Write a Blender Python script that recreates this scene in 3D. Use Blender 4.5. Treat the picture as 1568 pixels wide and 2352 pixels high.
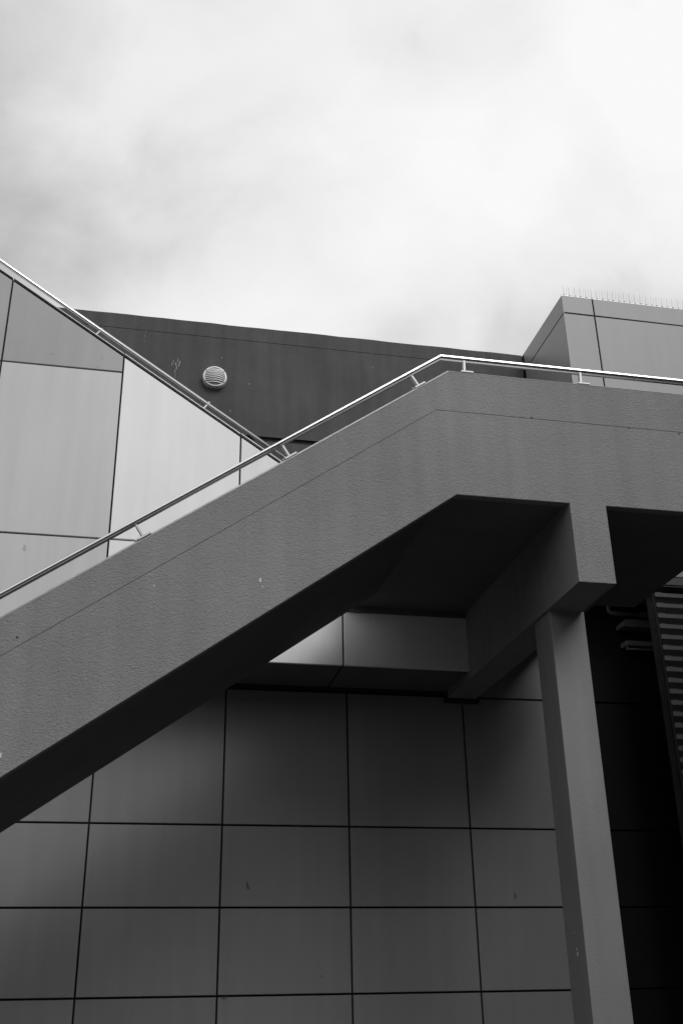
import bpy, bmesh, math, random
from mathutils import Matrix, Vector
random.seed(7)
R = math.radians
for o in list(bpy.data.objects): bpy.data.objects.remove(o, do_unlink=True)
scn = bpy.context.scene
col = scn.collection
EYE = 1.6                                   # eye height; heights below are given from the eye

# ------------------------------------------------------------------ camera
yaw, pitch, roll = 0.2109131, 0.43651122, -0.01812412
fwd = Vector((math.sin(yaw)*math.cos(pitch), math.cos(yaw)*math.cos(pitch), math.sin(pitch)))
r0 = Vector((math.cos(yaw), -math.sin(yaw), 0)); u0 = r0.cross(fwd)
rt = math.cos(roll)*r0 + math.sin(roll)*u0
up = -math.sin(roll)*r0 + math.cos(roll)*u0
cam = bpy.data.cameras.new('camera'); camo = bpy.data.objects.new('camera', cam); col.objects.link(camo)
m = Matrix(((rt.x, up.x, -fwd.x, 0), (rt.y, up.y, -fwd.y, 0), (rt.z, up.z, -fwd.z, EYE), (0, 0, 0, 1)))
camo.matrix_world = m
cam.sensor_fit = 'VERTICAL'; cam.sensor_height = 36; cam.sensor_width = 24
cam.lens = 2399.6/2352*36; cam.clip_end = 3000; cam.clip_start = .05
scn.camera = camo

# ------------------------------------------------------------------ sky, sun, exposure
SUN_EL, SUN_AZ = R(40), R(158)              # azimuth clockwise from +Y: behind the camera, a little to the right
w = bpy.data.worlds.new('World'); scn.world = w; w.use_nodes = True
nt = w.node_tree; nt.nodes.clear(); N = nt.nodes.new; L = nt.links.new
out = N('ShaderNodeOutputWorld'); bg = N('ShaderNodeBackground')
sky = N('ShaderNodeTexSky'); sky.sky_type = 'NISHITA'; sky.sun_disc = False
sky.sun_elevation = SUN_EL; sky.sun_rotation = SUN_AZ
bw = N('ShaderNodeRGBToBW'); L(sky.outputs[0], bw.inputs[0])
sm = N('ShaderNodeMath'); sm.operation = 'MULTIPLY'; sm.inputs[1].default_value = .1; L(bw.outputs[0], sm.inputs[0])
tc = N('ShaderNodeTexCoord')
mp = N('ShaderNodeMapping'); mp.inputs['Location'].default_value = (7.85, .87, 4.1); mp.inputs['Scale'].default_value = (1, 1, 1.25)
L(tc.outputs['Generated'], mp.inputs[0])
n1 = N('ShaderNodeTexNoise'); n1.inputs['Scale'].default_value = 1.9; n1.inputs['Detail'].default_value = 7
n1.inputs['Roughness'].default_value = .48; n1.inputs['Distortion'].default_value = .25
L(mp.outputs[0], n1.inputs['Vector'])
cr = N('ShaderNodeValToRGB'); e = cr.color_ramp.elements
e[0].position = .22; e[0].color = (.34, .34, .34, 1); e[1].position = .62; e[1].color = (.97, .97, .97, 1)
x = cr.color_ramp.elements.new(.47); x.color = (.84, .84, .84, 1)
n2 = N('ShaderNodeTexNoise'); n2.inputs['Scale'].default_value = 6.5; n2.inputs['Detail'].default_value = 8
n2.inputs['Roughness'].default_value = .55; n2.inputs['Distortion'].default_value = .5; L(mp.outputs[0], n2.inputs['Vector'])
nm = N('ShaderNodeMath'); nm.operation = 'MULTIPLY_ADD'; nm.inputs[1].default_value = .26; nm.inputs[2].default_value = -.13; L(n2.outputs[0], nm.inputs[0])
na = N('ShaderNodeMath'); na.operation = 'ADD'; L(n1.outputs[0], na.inputs[0]); L(nm.outputs[0], na.inputs[1])
L(na.outputs[0], cr.inputs[0])
mx = N('ShaderNodeMix'); mx.data_type = 'RGBA'; mx.inputs['Factor'].default_value = .9
L(sm.outputs[0], mx.inputs[6]); L(cr.outputs[0], mx.inputs[7])
L(mx.outputs[2], bg.inputs[0]); bg.inputs[1].default_value = 1.0; L(bg.outputs[0], out.inputs[0])
sl = bpy.data.lights.new('sun', 'SUN'); sl.energy = 1.5; sl.angle = R(34); sl.color = (1, 1, 1)
so = bpy.data.objects.new('sun', sl); col.objects.link(so)
sd = Vector((math.sin(SUN_AZ)*math.cos(SUN_EL), math.cos(SUN_AZ)*math.cos(SUN_EL), math.sin(SUN_EL)))
so.rotation_euler = (-sd).to_track_quat('-Z', 'Y').to_euler(); so.location = (0, -6, 20)
vs = scn.view_settings; vs.view_transform = 'Standard'; vs.look = 'None'; vs.exposure = .1; vs.gamma = 1
scn.render.engine = 'CYCLES'
scn.cycles.max_bounces = 8

# ------------------------------------------------------------------ materials (all neutral greys: a black and white picture)
def mat(name, base, rough=.6, metal=0., mottle=.1, mscale=2.0, streak=0., bump=0., bscale=60., bstretch=(1, 1, 1), bdist=.003, spec=.5, panelvar=0.):
    M = bpy.data.materials.new(name); M.use_nodes = True
    t = M.node_tree; P = t.nodes['Principled BSDF']; n = t.nodes.new; l = t.links.new
    P.inputs['Roughness'].default_value = rough; P.inputs['Metallic'].default_value = metal
    P.inputs['Specular IOR Level'].default_value = spec
    g = n('ShaderNodeNewGeometry')
    a = n('ShaderNodeTexNoise'); a.inputs['Scale'].default_value = mscale; a.inputs['Detail'].default_value = 6
    a.inputs['Roughness'].default_value = .6; l(g.outputs['Position'], a.inputs['Vector'])
    mr = n('ShaderNodeMapRange'); mr.inputs[1].default_value = .25; mr.inputs[2].default_value = .75
    mr.inputs[3].default_value = base*(1-mottle); mr.inputs[4].default_value = base*(1+mottle)
    l(a.outputs[0], mr.inputs[0]); val = mr.outputs[0]
    if streak:
        mp2 = n('ShaderNodeMapping'); mp2.inputs['Scale'].default_value = (9, 9, .55); l(g.outputs['Position'], mp2.inputs[0])
        s = n('ShaderNodeTexNoise'); s.inputs['Scale'].default_value = 1; s.inputs['Detail'].default_value = 5; l(mp2.outputs[0], s.inputs['Vector'])
        m2 = n('ShaderNodeMapRange'); m2.inputs[1].default_value = .3; m2.inputs[2].default_value = .7
        m2.inputs[3].default_value = 1-streak; m2.inputs[4].default_value = 1+streak*.6; l(s.outputs[0], m2.inputs[0])
        q = n('ShaderNodeMath'); q.operation = 'MULTIPLY'; l(val, q.inputs[0]); l(m2.outputs[0], q.inputs[1]); val = q.outputs[0]
    if panelvar:
        oi = n('ShaderNodeObjectInfo'); m3 = n('ShaderNodeMapRange'); m3.inputs[3].default_value = 1-panelvar; m3.inputs[4].default_value = 1+panelvar
        l(oi.outputs['Random'], m3.inputs[0])
        q = n('ShaderNodeMath'); q.operation = 'MULTIPLY'; l(val, q.inputs[0]); l(m3.outputs[0], q.inputs[1]); val = q.outputs[0]
    cb = n('ShaderNodeCombineColor')
    for i in range(3): l(val, cb.inputs[i])
    l(cb.outputs[0], P.inputs['Base Color'])
    if bump:
        mp3 = n('ShaderNodeMapping'); mp3.inputs['Scale'].default_value = bstretch; mp3.inputs['Rotation'].default_value = (.5, .35, .6); l(g.outputs['Position'], mp3.inputs[0])
        b = n('ShaderNodeTexNoise'); b.inputs['Scale'].default_value = bscale; b.inputs['Detail'].default_value = 3; b.inputs['Roughness'].default_value = .55
        b.inputs['Distortion'].default_value = 1.2
        l(mp3.outputs[0], b.inputs['Vector'])
        bp = n('ShaderNodeBump'); bp.inputs['Strength'].default_value = bump; bp.inputs['Distance'].default_value = bdist
        l(b.outputs[0], bp.inputs['Height']); l(bp.outputs[0], P.inputs['Normal'])
    return M
RENDER = mat('textured_grey_render', .215, .75, mottle=.10, mscale=.8, streak=.08, bump=1, bscale=58, bstretch=(.8, .8, 1.15), bdist=.009, spec=.3)
ARRIS = mat('painted_edge_light_render', .46, .8, mottle=.25, mscale=14, bump=.8, bscale=90, bdist=.006, spec=.2)  # paler than the render: skylight on the edge is put into the colour
COLR = mat('finer_grey_render', .22, .75, mottle=.09, mscale=.9, streak=.07, bump=1, bscale=70, bdist=.004, spec=.3)
SMOOTH = mat('smooth_grey_render', .17, .75, mottle=.08, mscale=1.5, bump=.5, bscale=55, bdist=.004, spec=.3)
SOFFIT = mat('shade_darkened_soffit', .125, .8, mottle=.12, mscale=2, bump=.4, bscale=45, bdist=.004, spec=.2)  # base colour lowered to deepen the shade on the undersides
LIGHTP = mat('pale_cladding_panel', .71, .58, mottle=.05, mscale=.9, streak=.035, panelvar=.03, spec=.5)
LIGHTQ = mat('light_grey_cladding_panel', .47, .42, mottle=.05, mscale=.9, streak=.05, panelvar=.02, spec=.5)
LIGHTR = mat('silver_grey_cladding_panel', .29, .42, mottle=.06, mscale=.9, streak=.05, panelvar=.02, spec=.5)
RIGHTP = mat('shade_blackened_cladding_panel', .009, .7, mottle=.1, mscale=1.2, spec=.05)  # shade right of the column is put into this near-black colour
LOWP = mat('mid_grey_cladding_panel', .195, .40, mottle=.06, mscale=1.1, streak=.06, panelvar=.05, spec=.5)
BOXP = mat('grey_cladding_panel', .195, .40, mottle=.05, mscale=.9, streak=.05, panelvar=.03, spec=.5)
BACK = mat('dark_joint_backing', .03, .9, mottle=.2, mscale=4, spec=.1)
DARK = mat('dark_render', .070, .8, mottle=.22, mscale=1.6, streak=.15, bump=1, bscale=62, bstretch=(.8, .8, 1.1), bdist=.005, spec=.25)
METAL = mat('satin_aluminium', .70, .20, 1.0, mottle=.04, mscale=6)
POSTM = mat('bright_aluminium', .40, .45, .4, mottle=.05, mscale=8)
CAPM = mat('pale_metal_flashing', .6, .4, .4, mottle=.06, mscale=5)
LAMPM = mat('pale_lamp_casting', .72, .45, .0, mottle=.07, mscale=12)
GLASS = mat('frosted_lamp_glass', .42, .3, .0, mottle=.08, mscale=9)
SLATM = mat('dark_grey_louvre_paint', .033, .6, mottle=.12, mscale=6)
PIPEM = mat('grey_pipe_plastic', .11, .5, mottle=.08, mscale=8)
WHITE = mat('chalky_dropping', .55, .9, mottle=.25, mscale=40)
SPIKE = mat('spike_wire', .5, .45, .3, mottle=.05, mscale=8)
BLACKM = mat('dark_plug', .02, .8)
ASPH = mat('asphalt', .08, .9, mottle=.25, mscale=3, bump=.6, bscale=90, bdist=.006, spec=.3)

# ------------------------------------------------------------------ builders
def tag(o, label, cat, group=None):
    o['label'] = label; o['category'] = cat
    if group: o['group'] = group
    return o
def thing(name, loc, label, cat, group=None):
    o = bpy.data.objects.new(name, None); col.objects.link(o); o.empty_display_size = .1
    o.location = (loc[0], loc[1], loc[2]+EYE); o['_p'] = 0
    del o['_p']
    return tag(o, label, cat, group)
def world_of(o):
    v = Vector(o.location)
    while o.parent: o = o.parent; v += Vector(o.location)
    return v
def link(name, bm, material, parent=None, smooth=False):
    bmesh.ops.recalc_face_normals(bm, faces=bm.faces)
    me = bpy.data.meshes.new(name)
    if parent is not None: off = world_of(parent)
    else: off = Vector((0, 0, 0))
    bmesh.ops.translate(bm, verts=bm.verts, vec=Vector((0, 0, EYE)))
    c = sum((v.co for v in bm.verts), Vector())/max(1, len(bm.verts))
    bmesh.ops.translate(bm, verts=bm.verts, vec=-c)
    if smooth:
        for f in bm.faces: f.smooth = True
    bm.to_mesh(me); bm.free(); me.materials.append(material)
    o = bpy.data.objects.new(name, me); col.objects.link(o)
    o.parent = parent; o.location = c - off
    return o
def loft(bm, rings, caps=True):
    vs_ = [[bm.verts.new(p) for p in r] for r in rings]
    n = len(rings[0])
    for a, b in zip(vs_, vs_[1:]):
        for i in range(n):
            bm.faces.new((a[i], a[(i+1) % n], b[(i+1) % n], b[i]))
    if caps: bm.faces.new(vs_[0]); bm.faces.new(vs_[-1])
    return bm
def prism(poly, y0, y1, bm=None):           # polygon in XZ, extruded along depth
    bm = bm or bmesh.new()
    return loft(bm, [[(x, y0, z) for x, z in poly], [(x, y1, z) for x, z in poly]])
def box(x0, x1, y0, y1, z0, z1, bm=None): return prism([(x0, z0), (x1, z0), (x1, z1), (x0, z1)], y0, y1, bm)
def bevel(bm, w, seg=2):
    bmesh.ops.bevel(bm, geom=list(bm.edges), offset=w, segments=seg, affect='EDGES', profile=.6); return bm
def tube(pts, r, seg=8, bm=None):
    bm = bm or bmesh.new(); pts = [Vector(p) for p in pts]; rings = []
    for i, p in enumerate(pts):
        d = (pts[min(i+1, len(pts)-1)]-pts[max(i-1, 0)]).normalized()
        a = d.cross(Vector((0, 1, 0)) if abs(d.y) < .9 else Vector((1, 0, 0))).normalized(); b = d.cross(a)
        rr = r[i] if isinstance(r, (list, tuple)) else r
        rings.append([p+a*math.cos(t*2*math.pi/seg)*rr+b*math.sin(t*2*math.pi/seg)*rr for t in range(seg)])
    return loft(bm, rings)
def clip(poly, a, b, c):                    # keep a*x+b*z<=c
    o = []
    for i in range(len(poly)):
        p, q = poly[i], poly[(i+1) % len(poly)]
        dp, dq = a*p[0]+b*p[1]-c, a*q[0]+b*q[1]-c
        if dp <= 0: o.append(p)
        if dp*dq < 0:
            t = dp/(dp-dq); o.append((p[0]+t*(q[0]-p[0]), p[1]+t*(q[1]-p[1])))
    return o
def panel(poly, y0, y1, material, parent, name='panel'):
    bm = prism(poly, y0, y1)
    front = [e for e in bm.edges if all(abs(v.co.y-y0) < 1e-6 for v in e.verts)]
    bmesh.ops.bevel(bm, geom=front, offset=.003, segments=2, affect='EDGES')
    o = link(name, bm, material, parent)
    o.rotation_euler = (random.uniform(-.0035, .0035), 0, random.uniform(-.0035, .0035))   # no two panels hang quite flat
    return o
def rect(x0, x1, z0, z1): return [(x0, z0), (x1, z0), (x1, z1), (x0, z1)]

GROUND = -EYE
# ------------------------------------------------------------------ ground
bm = bmesh.new(); bm.faces.new([bm.verts.new(p) for p in ((-400, -400, GROUND), (400, -400, GROUND), (400, 400, GROUND), (-400, 400, GROUND))])
g = link('ground', bm, ASPH); g['kind'] = 'structure'

# ------------------------------------------------------------------ unseen building added behind the viewer to block low sky light
ob = thing('light_blocking_building', (0, -9, GROUND), 'unseen dark building added behind the viewer to block low sky light', 'building')
link('wall', box(-26, 26, -18, -7.5, GROUND+.004, 5.6), DARK, ob)
link('parapet', box(-26.1, 26.1, -7.6, -7.35, 5.6, 6.0), SMOOTH, ob)
for i in range(10):
    for z0_ in (-.8, 2.3):
        o = link('window', box(-24.2+5*i, -21.2+5*i, -7.53, -7.46, z0_, z0_+1.7), SLATM, ob)
        link('pane', box(-24.1+5*i, -21.3+5*i, -7.45, -7.44, z0_+.1, z0_+1.6), BLACKM, o)

ww = thing('light_blocking_wall', (6.9, 2, GROUND), 'unseen dark wall added beyond the right edge to block light', 'wall')
link('wall', box(6.75, 7.1, -4, 9.0, GROUND+.004, 5.6), DARK, ww)  # added out of view to keep sun and sky off the lower right
link('coping', box(6.72, 7.13, -4.03, 9.0, 5.6, 5.7), SMOOTH, ww)

# ------------------------------------------------------------------ wall of mid grey panels under the stair (Y = 10)
LOW = 10.0; G = .0085                       # half joint
cw = thing('clad_wall', (1, LOW+.1, GROUND), 'mid grey panelled wall in shade behind and below the staircase', 'wall')
link('backing_wall', box(-8.7, 8.0, LOW+.035, LOW+.3, GROUND+.004, 3.93), BACK, cw)
rows = [(GROUND+.02, -1.4), (-1.4, -.678), (-.678, .043), (.043, .764), (.764, 1.482), (1.482, 2.777)]
xs = [-8.64+1.2*i for i in range(14)]       # joints every 1.2 m, one at -0.24
for x0, x1 in zip(xs, xs[1:]):
    for z0, z1 in rows:
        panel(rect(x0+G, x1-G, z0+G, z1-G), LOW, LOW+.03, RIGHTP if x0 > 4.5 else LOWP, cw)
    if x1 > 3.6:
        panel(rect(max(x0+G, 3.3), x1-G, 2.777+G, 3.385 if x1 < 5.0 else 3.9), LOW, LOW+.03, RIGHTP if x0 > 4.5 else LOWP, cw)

# ------------------------------------------------------------------ pale upper wall with raking top (Y = 9.2)
UP = 9.2; KU = -.6735
def ztop(x): return 6.887+KU*(x+1.58)
uw = thing('raking_parapet_wall', (-1, UP+.1, 2.815), 'pale panelled wall whose top rakes down from the left to the dark wall', 'wall')
body = clip(rect(-7.0, 1.98, 2.83, 12), -KU, 1, ztop(0)-.012)
body = clip(body, 1, 0, 1.98)
link('backing_wall', prism(body, UP+.03, UP+.14), BACK, uw)
link('backing_wall', prism(rect(1.98, 3.2, 2.83, 3.40), UP+.03, UP+.14), BACK, uw)
ux = [-6.25, -5.04, -3.84, -2.635, -1.432, -.257, .951, 1.964, 3.20]
for x0, x1 in zip(ux, ux[1:]):
    zs = [2.815, 3.937, 5.772, 9] if x1 < 0 else ([2.815, 3.937, 9] if x1 < 1.97 else [2.815, 3.34])
    if x1 < -2: zs = [2.815, 3.937, 5.772, 7.6, 12]
    for z0, z1 in zip(zs, zs[1:]):
        p = rect(x0+G, x1-G, z0+(G if z0 > 2.9 else 0), z1-(G if z1 < 3.3 or z1 > 3.4 else 0))
        if x1 < 1.97: p = clip(p, -KU, 1, ztop(0)-.044)
        if len(p) > 2 and max(q[1] for q in p)-min(q[1] for q in p) > .05: panel(p, UP, UP+.028, LIGHTP if x1 > 0 else (LIGHTR if z0 > 5.7 or x1 < -1.4 else LIGHTQ), uw)
# underside panels of the overhang
for x0, x1 in zip(ux, ux[1:]):
    link('soffit_panel', box(x0+G, x1-G, UP+.004, 9.955, 2.818, 2.829), SOFFIT, uw)
link('soffit_backing', box(-6.2, 3.19, UP+.14, LOW+.03, 2.842, 2.86), BACK, uw)
link('shadow_gap_trim', box(-6.2, 3.19, 9.957, LOW+.034, 2.80, 2.84), BACK, uw)
link('junction_trim', box(2.0, 3.188, UP-.02, UP+.02, 3.343, 3.40), SOFFIT, uw)
# folded metal cap on the raking edge, in lengths
cap = [-6.25, -3.84, -1.432, -.257, .951, 1.7]
for a, b in zip(cap, cap[1:]):
    link('cap_flashing', prism([(a+.004, ztop(a)-.006), (b-.004, ztop(b)-.006), (b-.004, ztop(b)), (a+.004, ztop(a))], UP-.004, UP+.15), CAPM, uw)

# ------------------------------------------------------------------ dark rendered wall behind (Y = 10.44)
DK = 10.44
dw = thing('dark_rendered_wall', (1.5, DK+.1, 3.5), 'dark grey rendered wall under the sky between pale wall and box', 'wall')
link('wall', prism(rect(-3.2, 4.60, 5.865, 7.150), DK, DK+.25), DARK, dw)
link('wall_core', prism(rect(-3.2, 4.60, 3.62, 7.345), DK+.03, DK+.25), BACK, dw)
# slightly wavy hand-finished top edge
tp = [(-3.2, 7.155)]+[(4.60, 7.155)]
n = 40
tp += [(4.60-(7.8)*i/n, 7.350+random.uniform(-.004, .004)) for i in range(n+1)]
link('coping', prism(tp, DK-.002, DK+.252), DARK, dw)
link('lower_wall', prism(rect(-3.2, 4.60, 3.62, 5.805), DK-.002, DK+.2), DARK, dw)

# ------------------------------------------------------------------ box-shaped volume at the right (front Y = 9.2)
BX = 4.63
bx = thing('clad_roof_volume', (6.2, UP+1, 3.92), 'grey panelled building volume with sharp corner at the right edge', 'building')
link('backing_wall', box(BX+.03, 9.0, UP+.03, 13.4, 3.93, 7.37), BACK, bx)
bxs = [BX, 5.009, 6.21, 7.41, 8.61]
bz = [3.92, 5.12, 7.136, 7.378]
for x0, x1 in zip(bxs, bxs[1:]):
    for z0, z1 in zip(bz, bz[1:]):
        panel(rect(x0+(G if x0 > BX else 0), x1-G, z0+(G if z0 > 4 else 0), z1-(G if z1 < 7.3 else 0)), UP, UP+.028, BOXP, bx)
for y0, y1 in ((UP+.0285, DK-.01), (DK+.27, 13.4)):
    for z0, z1 in zip(bz, bz[1:]):
        link('side_panel', box(BX, BX+.029, y0, y1, z0+(G if z0 > 4 else 0), z1-(G if z1 < 7.3 else 0)), BOXP, bx)
link('roof_cap', box(BX+.001, 8.99, UP+.001, 13.39, 7.3785, 7.384), CAPM, bx)
link('corner_trim', box(BX-.003, BX+.004, UP-.003, UP+.004, 3.93, 7.376), BOXP, bx)
link('underside', box(BX+.05, 8.9, UP+.05, LOW-.004, 3.905, 3.928), SOFFIT, bx)

# ------------------------------------------------------------------ staircase
S = 6.6325; TH = .072
KF = .7077
def ft(x): return 2.259+KF*(x+.823)         # top of sloping parapet
def fg(x): return 1.990+KF*(x+.792)         # groove
def fb(x): return 1.238+.7135*(x+.703)      # lower edge
ZT, ZG, ZB = 4.466, 4.092, 3.376
xt = -.823+(ZT-2.259)/KF; xg = -.792+(ZG-1.990)/KF; xb = -.703+(ZB-1.238)/.7135
XL = -5.9; XR = 4.77
st = thing('concrete_staircase', (3.35, S+.8, GROUND), 'grey textured staircase rising right to a landing on one square column', 'staircase')
def xof(f0, k, z): return f0+(z-0)/k
xbg = -.703+(GROUND+.01-1.238)/.7135
core = [(XL, GROUND+.01), (xbg, GROUND+.01), (xb, ZB+.001), (XR-.001, ZB+.001), (XR-.001, ZT-.03), (xt+.02, ZT-.03), (XL, max(ft(XL)-.05, GROUND+.3))]
link('parapet_core', prism(core, S+.010, S+TH-.001), SMOOTH, st)
bm = bmesh.new()                            # quads only, so the long face shades evenly
ch = .004
def ring(y, i): return [(XL, y, GROUND+.01+i), (xbg, y, GROUND+.01+i), (xb-i*.35, y, ZB+i), (XR-i, y, ZB+i), (XR-i, y, ZG-.001-i), (xg, y, ZG-.001-i), (XL, y, fg(XL)-.0022-i)]
rr_ = [[bm.verts.new(p) for p in q] for q in (ring(S, ch), ring(S+ch, 0), ring(S+TH, 0))]
for p_, q_ in zip(rr_, rr_[1:]):
    for i in range(7): bm.faces.new((p_[i], p_[(i+1) % 7], q_[(i+1) % 7], q_[i]))
for r_ in (rr_[0], rr_[2]):
    bm.faces.new((r_[0], r_[1], r_[6])); bm.faces.new((r_[1], r_[2], r_[5], r_[6])); bm.faces.new((r_[2], r_[3], r_[4], r_[5]))
link('parapet_face', bm, RENDER, st)
CH = .032; CL = .015
band_f = [(XL, fg(XL)+.0015), (xg, ZG+.0008), (XR, ZG+.0008), (XR, ZT-CL), (xt+.006, ZT-CL), (XL, ft(XL)-CH)]
band_b = [(XL, fg(XL)+.0015), (xg, ZG+.0008), (XR, ZG+.0008), (XR, ZT), (xt, ZT), (XL, ft(XL))]
bm = loft(bmesh.new(), [[(x, S, z) for x, z in band_f], [(x, S+.022, z) for x, z in band_b], [(x, S+TH+.04, z) for x, z in band_b]])
link('parapet_coping', bm, RENDER, st)
# arris coloured paler to imitate skylight on the splayed top edge
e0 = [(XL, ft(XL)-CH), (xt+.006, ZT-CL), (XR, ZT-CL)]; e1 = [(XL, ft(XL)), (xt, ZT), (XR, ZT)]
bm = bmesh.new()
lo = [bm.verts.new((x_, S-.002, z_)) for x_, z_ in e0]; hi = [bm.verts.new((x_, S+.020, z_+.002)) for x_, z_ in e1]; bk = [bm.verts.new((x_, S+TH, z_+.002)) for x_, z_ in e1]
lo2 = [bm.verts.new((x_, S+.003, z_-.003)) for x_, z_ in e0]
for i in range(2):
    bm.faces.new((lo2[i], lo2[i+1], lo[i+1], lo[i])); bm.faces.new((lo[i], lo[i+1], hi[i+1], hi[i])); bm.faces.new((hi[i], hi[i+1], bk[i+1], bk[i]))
link('painted_light_arris', bm, ARRIS, st)
# flight: sloping soffit, stepped top
FI = 8.80                                   # open slot between the flight and the wall lets daylight down
ZL = 3.40
xk = -.884+(ZL-1.217)/.7055
xs0 = -.884+(GROUND+.01-1.217)/.7055
prof = [(xs0, GROUND+.01), (xk, ZL), (xk, 3.62)]
x, z = xk, 3.62
run, rise = .2409, .17
while z-rise > GROUND+.02 and x-run > XL+.3:
    z -= rise; prof.append((x, z)); x -= run; prof.append((x, z))
prof.append((x, GROUND+.01))
link('flight_slab', prism(prof, S+TH-.004, FI), SOFFIT, st)
link('landing_slab', box(xk-.002, 3.30, S+TH-.004, UP-.021, ZL, 3.621), SOFFIT, st)
link('landing_slab', box(2.0, xk-.003, FI+.002, UP-.021, ZL, 3.6205), SOFFIT, st)
link('landing_slab', box(3.30, 4.36, S+TH-.004, LOW-.002, ZL, 3.621), SOFFIT, st)
link('landing_slab', box(4.362, XR-.003, S+TH-.004, FI, ZL, 3.621), SOFFIT, st)
# beam end face is flush with the parapet: 2 mm proud so nothing is coplanar
bm = bevel(box(3.184, 3.478, S-.002, LOW-.004, 2.74, 3.3995), .004)
link('cross_beam', bm, RENDER, st)
bm = bevel(box(3.207, 3.497, 7.262, 7.588, GROUND+.002, 2.745), .006)
link('column', bm, COLR, st)
link('bearing_collar', box(3.165, 3.515, LOW-.09, LOW-.003, 2.708, 3.39), BACK, st)
# small formwork plugs and droppings on the parapet
def blob(cx, cz, rx, rz, y, material, parent, name, seedv, axis='y'):
    rnd = random.Random(seedv); n_ = 12; bm = bmesh.new(); pf = []; 
    for i in range(n_):
        a = i*2*math.pi/n_; k = rnd.uniform(.65, 1.15)
        u, v = rx*k*math.cos(a), rz*k*math.sin(a)
        pf.append((cx+u, y, cz+v) if axis == 'y' else (y, cx+u, cz+v))
    d = Vector((0, -.002, 0)) if axis == 'y' else Vector((-.002, 0, 0))
    a0 = [bm.verts.new(p) for p in pf]; a1 = [bm.verts.new(Vector(p)*1+d) for p in pf]
    bm.faces.new(a0); bm.faces.new(a1)
    for i in range(n_): bm.faces.new((a0[i], a0[(i+1) % n_], a1[(i+1) % n_], a1[i]))
    return link(name, bm, material, parent)

# ------------------------------------------------------------------ handrails
def rail(name, path, y, parent, w_=.024, h_=.046):
    pr = [(-.009, 0), (.009, 0), (.012, .012), (.016, .015), (w_, .024), (w_+.001, .028), (w_-.001, .040), (w_*.7, h_), (-w_*.7, h_), (-w_+.001, .040), (-w_-.001, .028), (-w_, .024), (-.016, .015), (-.012, .012)]
    bm = loft(bmesh.new(), [[(px, y+dy, pz+dz) for dy, dz in pr] for px, pz in path])
    return link(name, bm, METAL, parent)
RY = S+.038
def ltop(x): return 2.424+.7087*(x+.845)
xkr = -.845+(4.616-2.424)/.7087
hr = thing('handrail', (1.0, RY, 3.58), 'pale metal handrail on top of the textured stair parapet', 'handrail')
rail('rail', [(XL+.4, ltop(XL+.4)-.046), (xkr, 4.570), (XR-.05, 4.570)], RY, hr)
ca, sa = math.cos(math.atan(KF)), math.sin(math.atan(KF))
def post(xc, sloped, parent, top, bot):
    tx, tz = top; bx_, bz_ = bot
    d = Vector((tx-bx_, 0, tz-bz_)).normalized(); nrm = Vector((d.z, 0, -d.x))
    hw = .0065 if sloped else .0085
    P = [Vector((bx_, 0, bz_))-d*.008, Vector((tx, 0, tz))+d*.006]
    poly = [P[0]-nrm*hw, P[0]+nrm*hw, P[1]+nrm*hw, P[1]-nrm*hw]
    o = link('post', prism([(p.x, p.z) for p in poly], RY-.018, RY+.018), POSTM, parent)
    if sloped:
        c0 = Vector((bx_+.012, 0, ft(bx_+.012))); t = Vector((ca, 0, sa)); k = Vector((-sa, 0, ca))
    else:
        c0 = Vector((bx_+.018, 0, ZT)); t = Vector((1, 0, 0)); k = Vector((0, 0, 1))
    q = [c0-t*.051-k*.001, c0+t*.051-k*.001, c0+t*.051+k*.013, c0-t*.051+k*.013]
    bp = link('base_plate', bevel(prism([(p.x, p.z) for p in q], RY-.033, RY+.033), .002), POSTM, o)
    if sloped:
        b0 = c0-t*.067+k*.008
        bm = bmesh.new(); bmesh.ops.create_uvsphere(bm, u_segments=10, v_segments=6, radius=.009); bmesh.ops.translate(bm, verts=bm.verts, vec=(b0.x, RY-.02, b0.z))
        link('bolt_head', bm, POSTM, o, True)
for bxx in (-1.965, -.962, .04, 1.046, 2.054):
    zb_ = ft(bxx)+.016
    post(0, True, hr, (bxx-.047, zb_+.076), (bxx, zb_))
post(0, False, hr, (2.441, 4.575), (2.438, ZT+.012))
post(0, False, hr, (3.424, 4.575), (3.420, ZT+.012))
post(0, False, hr, (4.41, 4.575), (4.408, ZT+.012))

RY2 = UP+.055
def l2(x): return 7.052-.682*(x+1.603)
h2 = thing('handrail', (0, RY2, 5.9), 'slim metal handrail running down the raking top of the pale panelled wall', 'handrail')
pr = []
bm = loft(bmesh.new(), [[(px, RY2+.021*math.cos(a), l2(px)-.0245+.0245*math.sin(a)) for a in [i*2*math.pi/16 for i in range(16)]] for px in (-6.0, 1.40)])
link('rail', bm, METAL, h2, True)
bm = tube([(1.395, RY2, l2(1.395)-.026), (1.43, RY2, l2(1.43)-.035), (1.445, RY2, l2(1.45)-.07), (1.447, RY2, ztop(1.45)-.0)], .016, 10)
link('rail_end', bm, METAL, h2, True)
nn = Vector((.563, 0, .826))
for px in (-3.9, -2.79, -1.67, -.555, .572):
    b0 = Vector((px-.012, 0, ztop(px-.012))); t0 = b0+nn*.118
    k = Vector((nn.z, 0, -nn.x))*.008
    o = link('post', prism([(p.x, p.z) for p in (b0-k, b0+k, t0+k, t0-k)], RY2-.015, RY2+.015), POSTM, h2)

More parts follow.
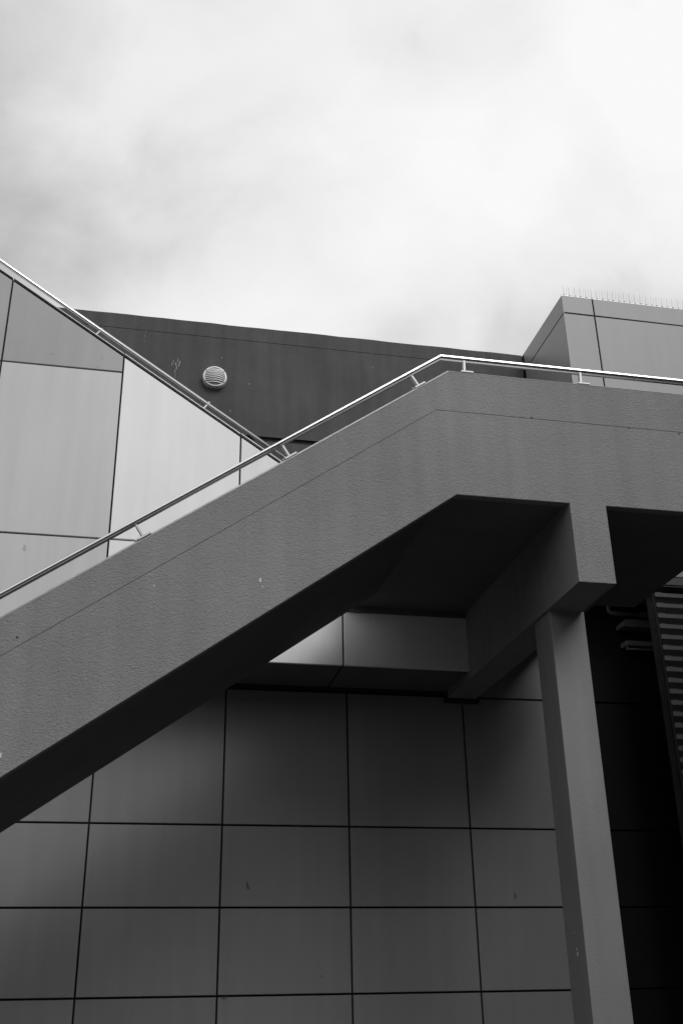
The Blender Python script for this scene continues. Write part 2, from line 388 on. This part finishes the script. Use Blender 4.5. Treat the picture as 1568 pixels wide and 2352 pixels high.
# ------------------------------------------------------------------ round bulkhead lamp on the dark wall
lx, lz = .752, 6.565; LR = .139
la = thing('wall_lamp', (lx, DK, lz), 'round pale bulkhead lamp with curved grille on the dark wall', 'lamp')
def lathe(profile, seg=40):                 # (radius, depth towards the viewer)
    bm = bmesh.new()
    rings = [[(lx+r*math.cos(i*2*math.pi/seg), DK-d, lz+r*math.sin(i*2*math.pi/seg)) for i in range(seg)] for r, d in profile]
    return loft(bm, rings)
link('base', lathe([(LR*.97, -.005), (LR*.97, .035), (LR, .04), (LR, .062)]), LAMPM, la, False)
link('rim', lathe([(LR*.99, .0625), (LR*.985, .074), (LR*.95, .082), (LR*.86, .085), (LR*.83, .078), (LR*.83, .0625)]), LAMPM, la, False)
link('diffuser', lathe([(LR*.82, .064), (LR*.72, .082), (LR*.5, .098), (LR*.25, .105), (.002, .107)]), GLASS, la, True)
for i in range(8):
    zz = -.088+.0235*i
    half = math.sqrt(max((LR*.84)**2-zz*zz, .0004))
    pts = []
    for j in range(13):
        u = -half+2*half*j/12
        rr = math.sqrt(u*u+zz*zz)/LR
        pts.append((lx+u, DK-(.083+.045*max(0, 1-rr*rr/.70)), lz+zz))
    bm = bmesh.new(); rings = []
    for p in pts:
        rings.append([(p[0], p[1]-.008, p[2]+.0035), (p[0], p[1]+.012, p[2]+.0065), (p[0], p[1]+.012, p[2]-.0005), (p[0], p[1]-.008, p[2]-.0045)])
    link('grille_bar', loft(bm, rings), LAMPM, la)
for a in (35, 145, 215, 325):
    c = Vector((lx+LR*.90*math.cos(R(a)), DK-.086, lz+LR*.90*math.sin(R(a))))
    bm = bmesh.new(); bmesh.ops.create_uvsphere(bm, u_segments=8, v_segments=5, radius=.008); bmesh.ops.translate(bm, verts=bm.verts, vec=c)
    link('screw', bm, POSTM, la, True)

# ------------------------------------------------------------------ bird spikes along the roof edge of the box
k = 0
strip_names = ['at the roof corner of the grey box', 'second from the roof corner of the grey box', 'third from the roof corner of the grey box',
               'fourth from the roof corner of the grey box', 'fifth from the roof corner, by the photo edge']
for k, where in enumerate(strip_names):
    x0 = BX+.02+.345*k
    sp = thing('bird_spike_strip', (x0+.17, UP+.03, 7.385), 'strip of thin wire bird spikes '+where, 'bird spikes', 'bird spikes on the roof edge')
    link('base_strip', box(x0, x0+.34, UP+.012, UP+.045, 7.3845, 7.391), SPIKE, sp)
    for i in range(10):
        xx = x0+.017+.034*i+random.uniform(-.003, .003)
        hgt = .125*random.uniform(.93, 1.05)
        link('spike', tube([(xx, UP+.025, 7.39), (xx+.012+random.uniform(-.004, .008), UP+.02, 7.39+hgt)], .0013, 5), SPIKE, sp)
        if i % 2 == 0:
            link('spike', tube([(xx, UP+.025, 7.39), (xx-.03-random.uniform(0, .012), UP-.05, 7.39+hgt*.72)], .0011, 5), SPIKE, sp)
            link('spike', tube([(xx, UP+.03, 7.39), (xx-.02-random.uniform(0, .012), UP+.10, 7.39+hgt*.75)], .0011, 5), SPIKE, sp)
            link('socket', box(xx-.009, xx+.009, UP+.008, UP+.03, 7.3845, 7.40), BLACKM, sp)

# ------------------------------------------------------------------ louvre screen, pipe and fittings at the lower right
lv = thing('louvre_screen', (6.3, UP, GROUND), 'dark horizontal slat louvre screen at the right edge below the landing', 'louvre')
link('fascia', bevel(box(5.0, 8.6, UP+.002, UP+.05, 3.828, 3.913), .003), SLATM, lv)
link('stile', box(5.212, 5.219, UP-.004, UP+.03, GROUND+.01, 3.80), BACK, lv)
link('head_rail', box(5.205, 8.6, UP-.002, UP+.004, 3.806, 3.812), SLATM, lv)
i = 0; z = 3.69
while z > GROUND+.1:
    bm = prism([(5.236, 0), (8.6, 0), (8.6, 0), (5.236, 0)], 0, 0) if False else bmesh.new()
    ring = [(UP, z), (UP+.002, z+.042), (UP+.035, z+.044), (UP+.035, z+.040), (UP+.006, z+.038), (UP+.004, z)]
    loft(bm, [[(xx, y_, z_) for y_, z_ in ring] for xx in (5.236, 8.6)])
    o = link('slat', bm, SLATM, lv)
    link('clip', box(5.25, 5.32, UP+.004, UP+.02, z+.0445, z+.050), SLATM, o)
    z -= .1125
link('liner', box(5.224, 8.6, UP+.16, UP+.18, GROUND+.01, 3.80), BACK, lv)

pp = thing('drain_pipe', (5.07, 9.85, 3.9), 'short grey pipe with an elbow under the landing beside the louvre', 'pipe')
PY = 9.9; f_ = PY/10
arc = [(5.058, PY, 3.90), (5.058, PY, 3.79)]+[(5.058+.045*(1-math.cos(a)), PY, 3.79-.045*math.sin(a)) for a in (R(30), R(60), R(90))]+[(5.75, PY, 3.743)]
link('pipe_run', tube(arc, .024, 12), PIPEM, pp, True)
link('collar', tube([(5.42, PY, 3.744), (5.56, PY, 3.743)], .031, 12), PIPEM, pp)
bf = thing('junction_box', (5.38, 9.9, 3.62), 'small pale box with cut corners below the pipe', 'fitting')
zc = 3.578
link('casing', bevel(prism([(5.165, zc), (5.56, zc), (5.57, zc+.03), (5.55, zc+.085), (5.21, zc+.085), (5.165, zc+.045)], PY-.07, PY+.095), .003), PIPEM, bf)
fl = thing('batten_light', (5.38, 9.9, 3.4), 'unlit batten light fitting on the dark wall beside the louvre', 'lamp')
link('housing', bevel(box(5.19, 5.62, PY-.05, PY+.095, 3.375, 3.428), .003), PIPEM, fl)
link('tube_lamp', tube([(5.20, PY-.02, 3.342), (5.61, PY-.02, 3.342)], .009, 10), PIPEM, fl, True)
for xx in (5.205, 5.605): link('lamp_holder', box(xx-.006, xx+.006, PY-.034, PY-.006, 3.33, 3.374), PIPEM, fl)

# ------------------------------------------------------------------ marks
SCUFF = mat('dirt_scuff', .09, .8, mottle=.3, mscale=50)
for cx, cz, rx, rz, sdv in ((1.205, .955, .012, .034, 41), (1.22, .93, .006, .02, 42), (3.76, .865, .011, .036, 43), (1.88, .19, .005, .016, 44), (1.02, .03, .03, .012, 45), (3.62, 1.62, .004, .012, 46)):
    blob(cx, cz, rx, rz, LOW-.0012, SCUFF, cw, 'scuff', sdv)
SCUFL = mat('faint_drip', .36, .7, mottle=.2, mscale=50)
for cx, cz, rx, rz, sdv in ((-.47, 5.98, .012, .07, 51), (-.50, 5.83, .008, .03, 52), (-.96, 5.92, .008, .012, 53), (-1.0, 3.80, .012, .03, 54)):
    blob(cx, cz, rx, rz, UP-.0012, SCUFL, uw, 'drip_mark', sdv)
for (cx, cz, rx, rz, sdv) in ((.845, 2.605, .008, .020, 1), (.86, 2.56, .004, .008, 2), (.135, 2.52, .003, .012, 3), (-.715, 1.37, .008, .02, 21)):
    blob(cx, cz, rx, rz, S+.0005, WHITE, st, 'dropping_stain', sdv)
for (cx, cz) in ((-.70, 2.119), (2.95, 4.10), (3.77, 4.085), (4.20, 4.075)):
    blob(cx, cz, .009, .006, S+.0005, BLACKM, st, 'formwork_plug', 5)
for (cy, cz, ry, rz, sdv) in ((7.40, .26, .012, .02, 6), (7.41, .29, .006, .01, 9), (7.42, .40, .006, .007, 7)):
    blob(cy, cz, ry, rz, 3.2073, WHITE, st, 'dropping_stain', sdv, 'x')
rs = random.Random(3)
def streakpts(x0, z0, pts, w0, sd_):
    for j, (dx, dz, rx, rz) in enumerate(pts):
        blob(x0+dx, z0+dz, rx, rz, DK+.0005, STAIN, dw, 'dropping_stain', sd_*31+j)
STAIN = mat('faded_dropping', .20, .9, mottle=.35, mscale=60)
streakpts(.30, 6.73, [(0, 0, .012, .030), (-.03, .03, .006, .030), (-.045, -.01, .005, .03), (.02, .05, .006, .035), (.045, .03, .008, .022), (.035, -.01, .010, .026), (.012, -.05, .009, .036), (-.005, -.10, .006, .040), (.0, -.16, .004, .04)], .01, 1)
streakpts(-.20, 7.25, [(0, .03, .012, .016), (-.004, -.01, .005, .03), (-.01, -.05, .006, .012)], .01, 2)
streakpts(-.06, 7.19, [(0, .06, .003, .04), (-.01, -.03, .003, .04), (-.018, -.12, .003, .03), (-.02, -.19, .007, .007)], .01, 3)
streakpts(.04, 7.30, [(0, 0, .004, .024)], .01, 4)
streakpts(1.17, 7.25, [(0, 0, .006, .02), (.01, -.04, .004, .012)], .01, 5)
streakpts(1.72, 7.26, [(0, 0, .004, .012)], .01, 6)
streakpts(.83, 6.88, [(0, 0, .009, .010)], .01, 7)
streakpts(1.16, 6.55, [(0, 0, .006, .014), (.02, -.045, .003, .008)], .01, 8)
streakpts(.95, 6.17, [(0, 0, .006, .022)], .01, 9)
streakpts(.64, 6.68, [(0, 0, .006, .006)], .01, 10)
streakpts(2.65, 7.15, [(0, 0, .008, .008), (.01, -.20, .004, .016)], .01, 11)
streakpts(3.35, 7.32, [(0, 0, .004, .012)], .01, 12)
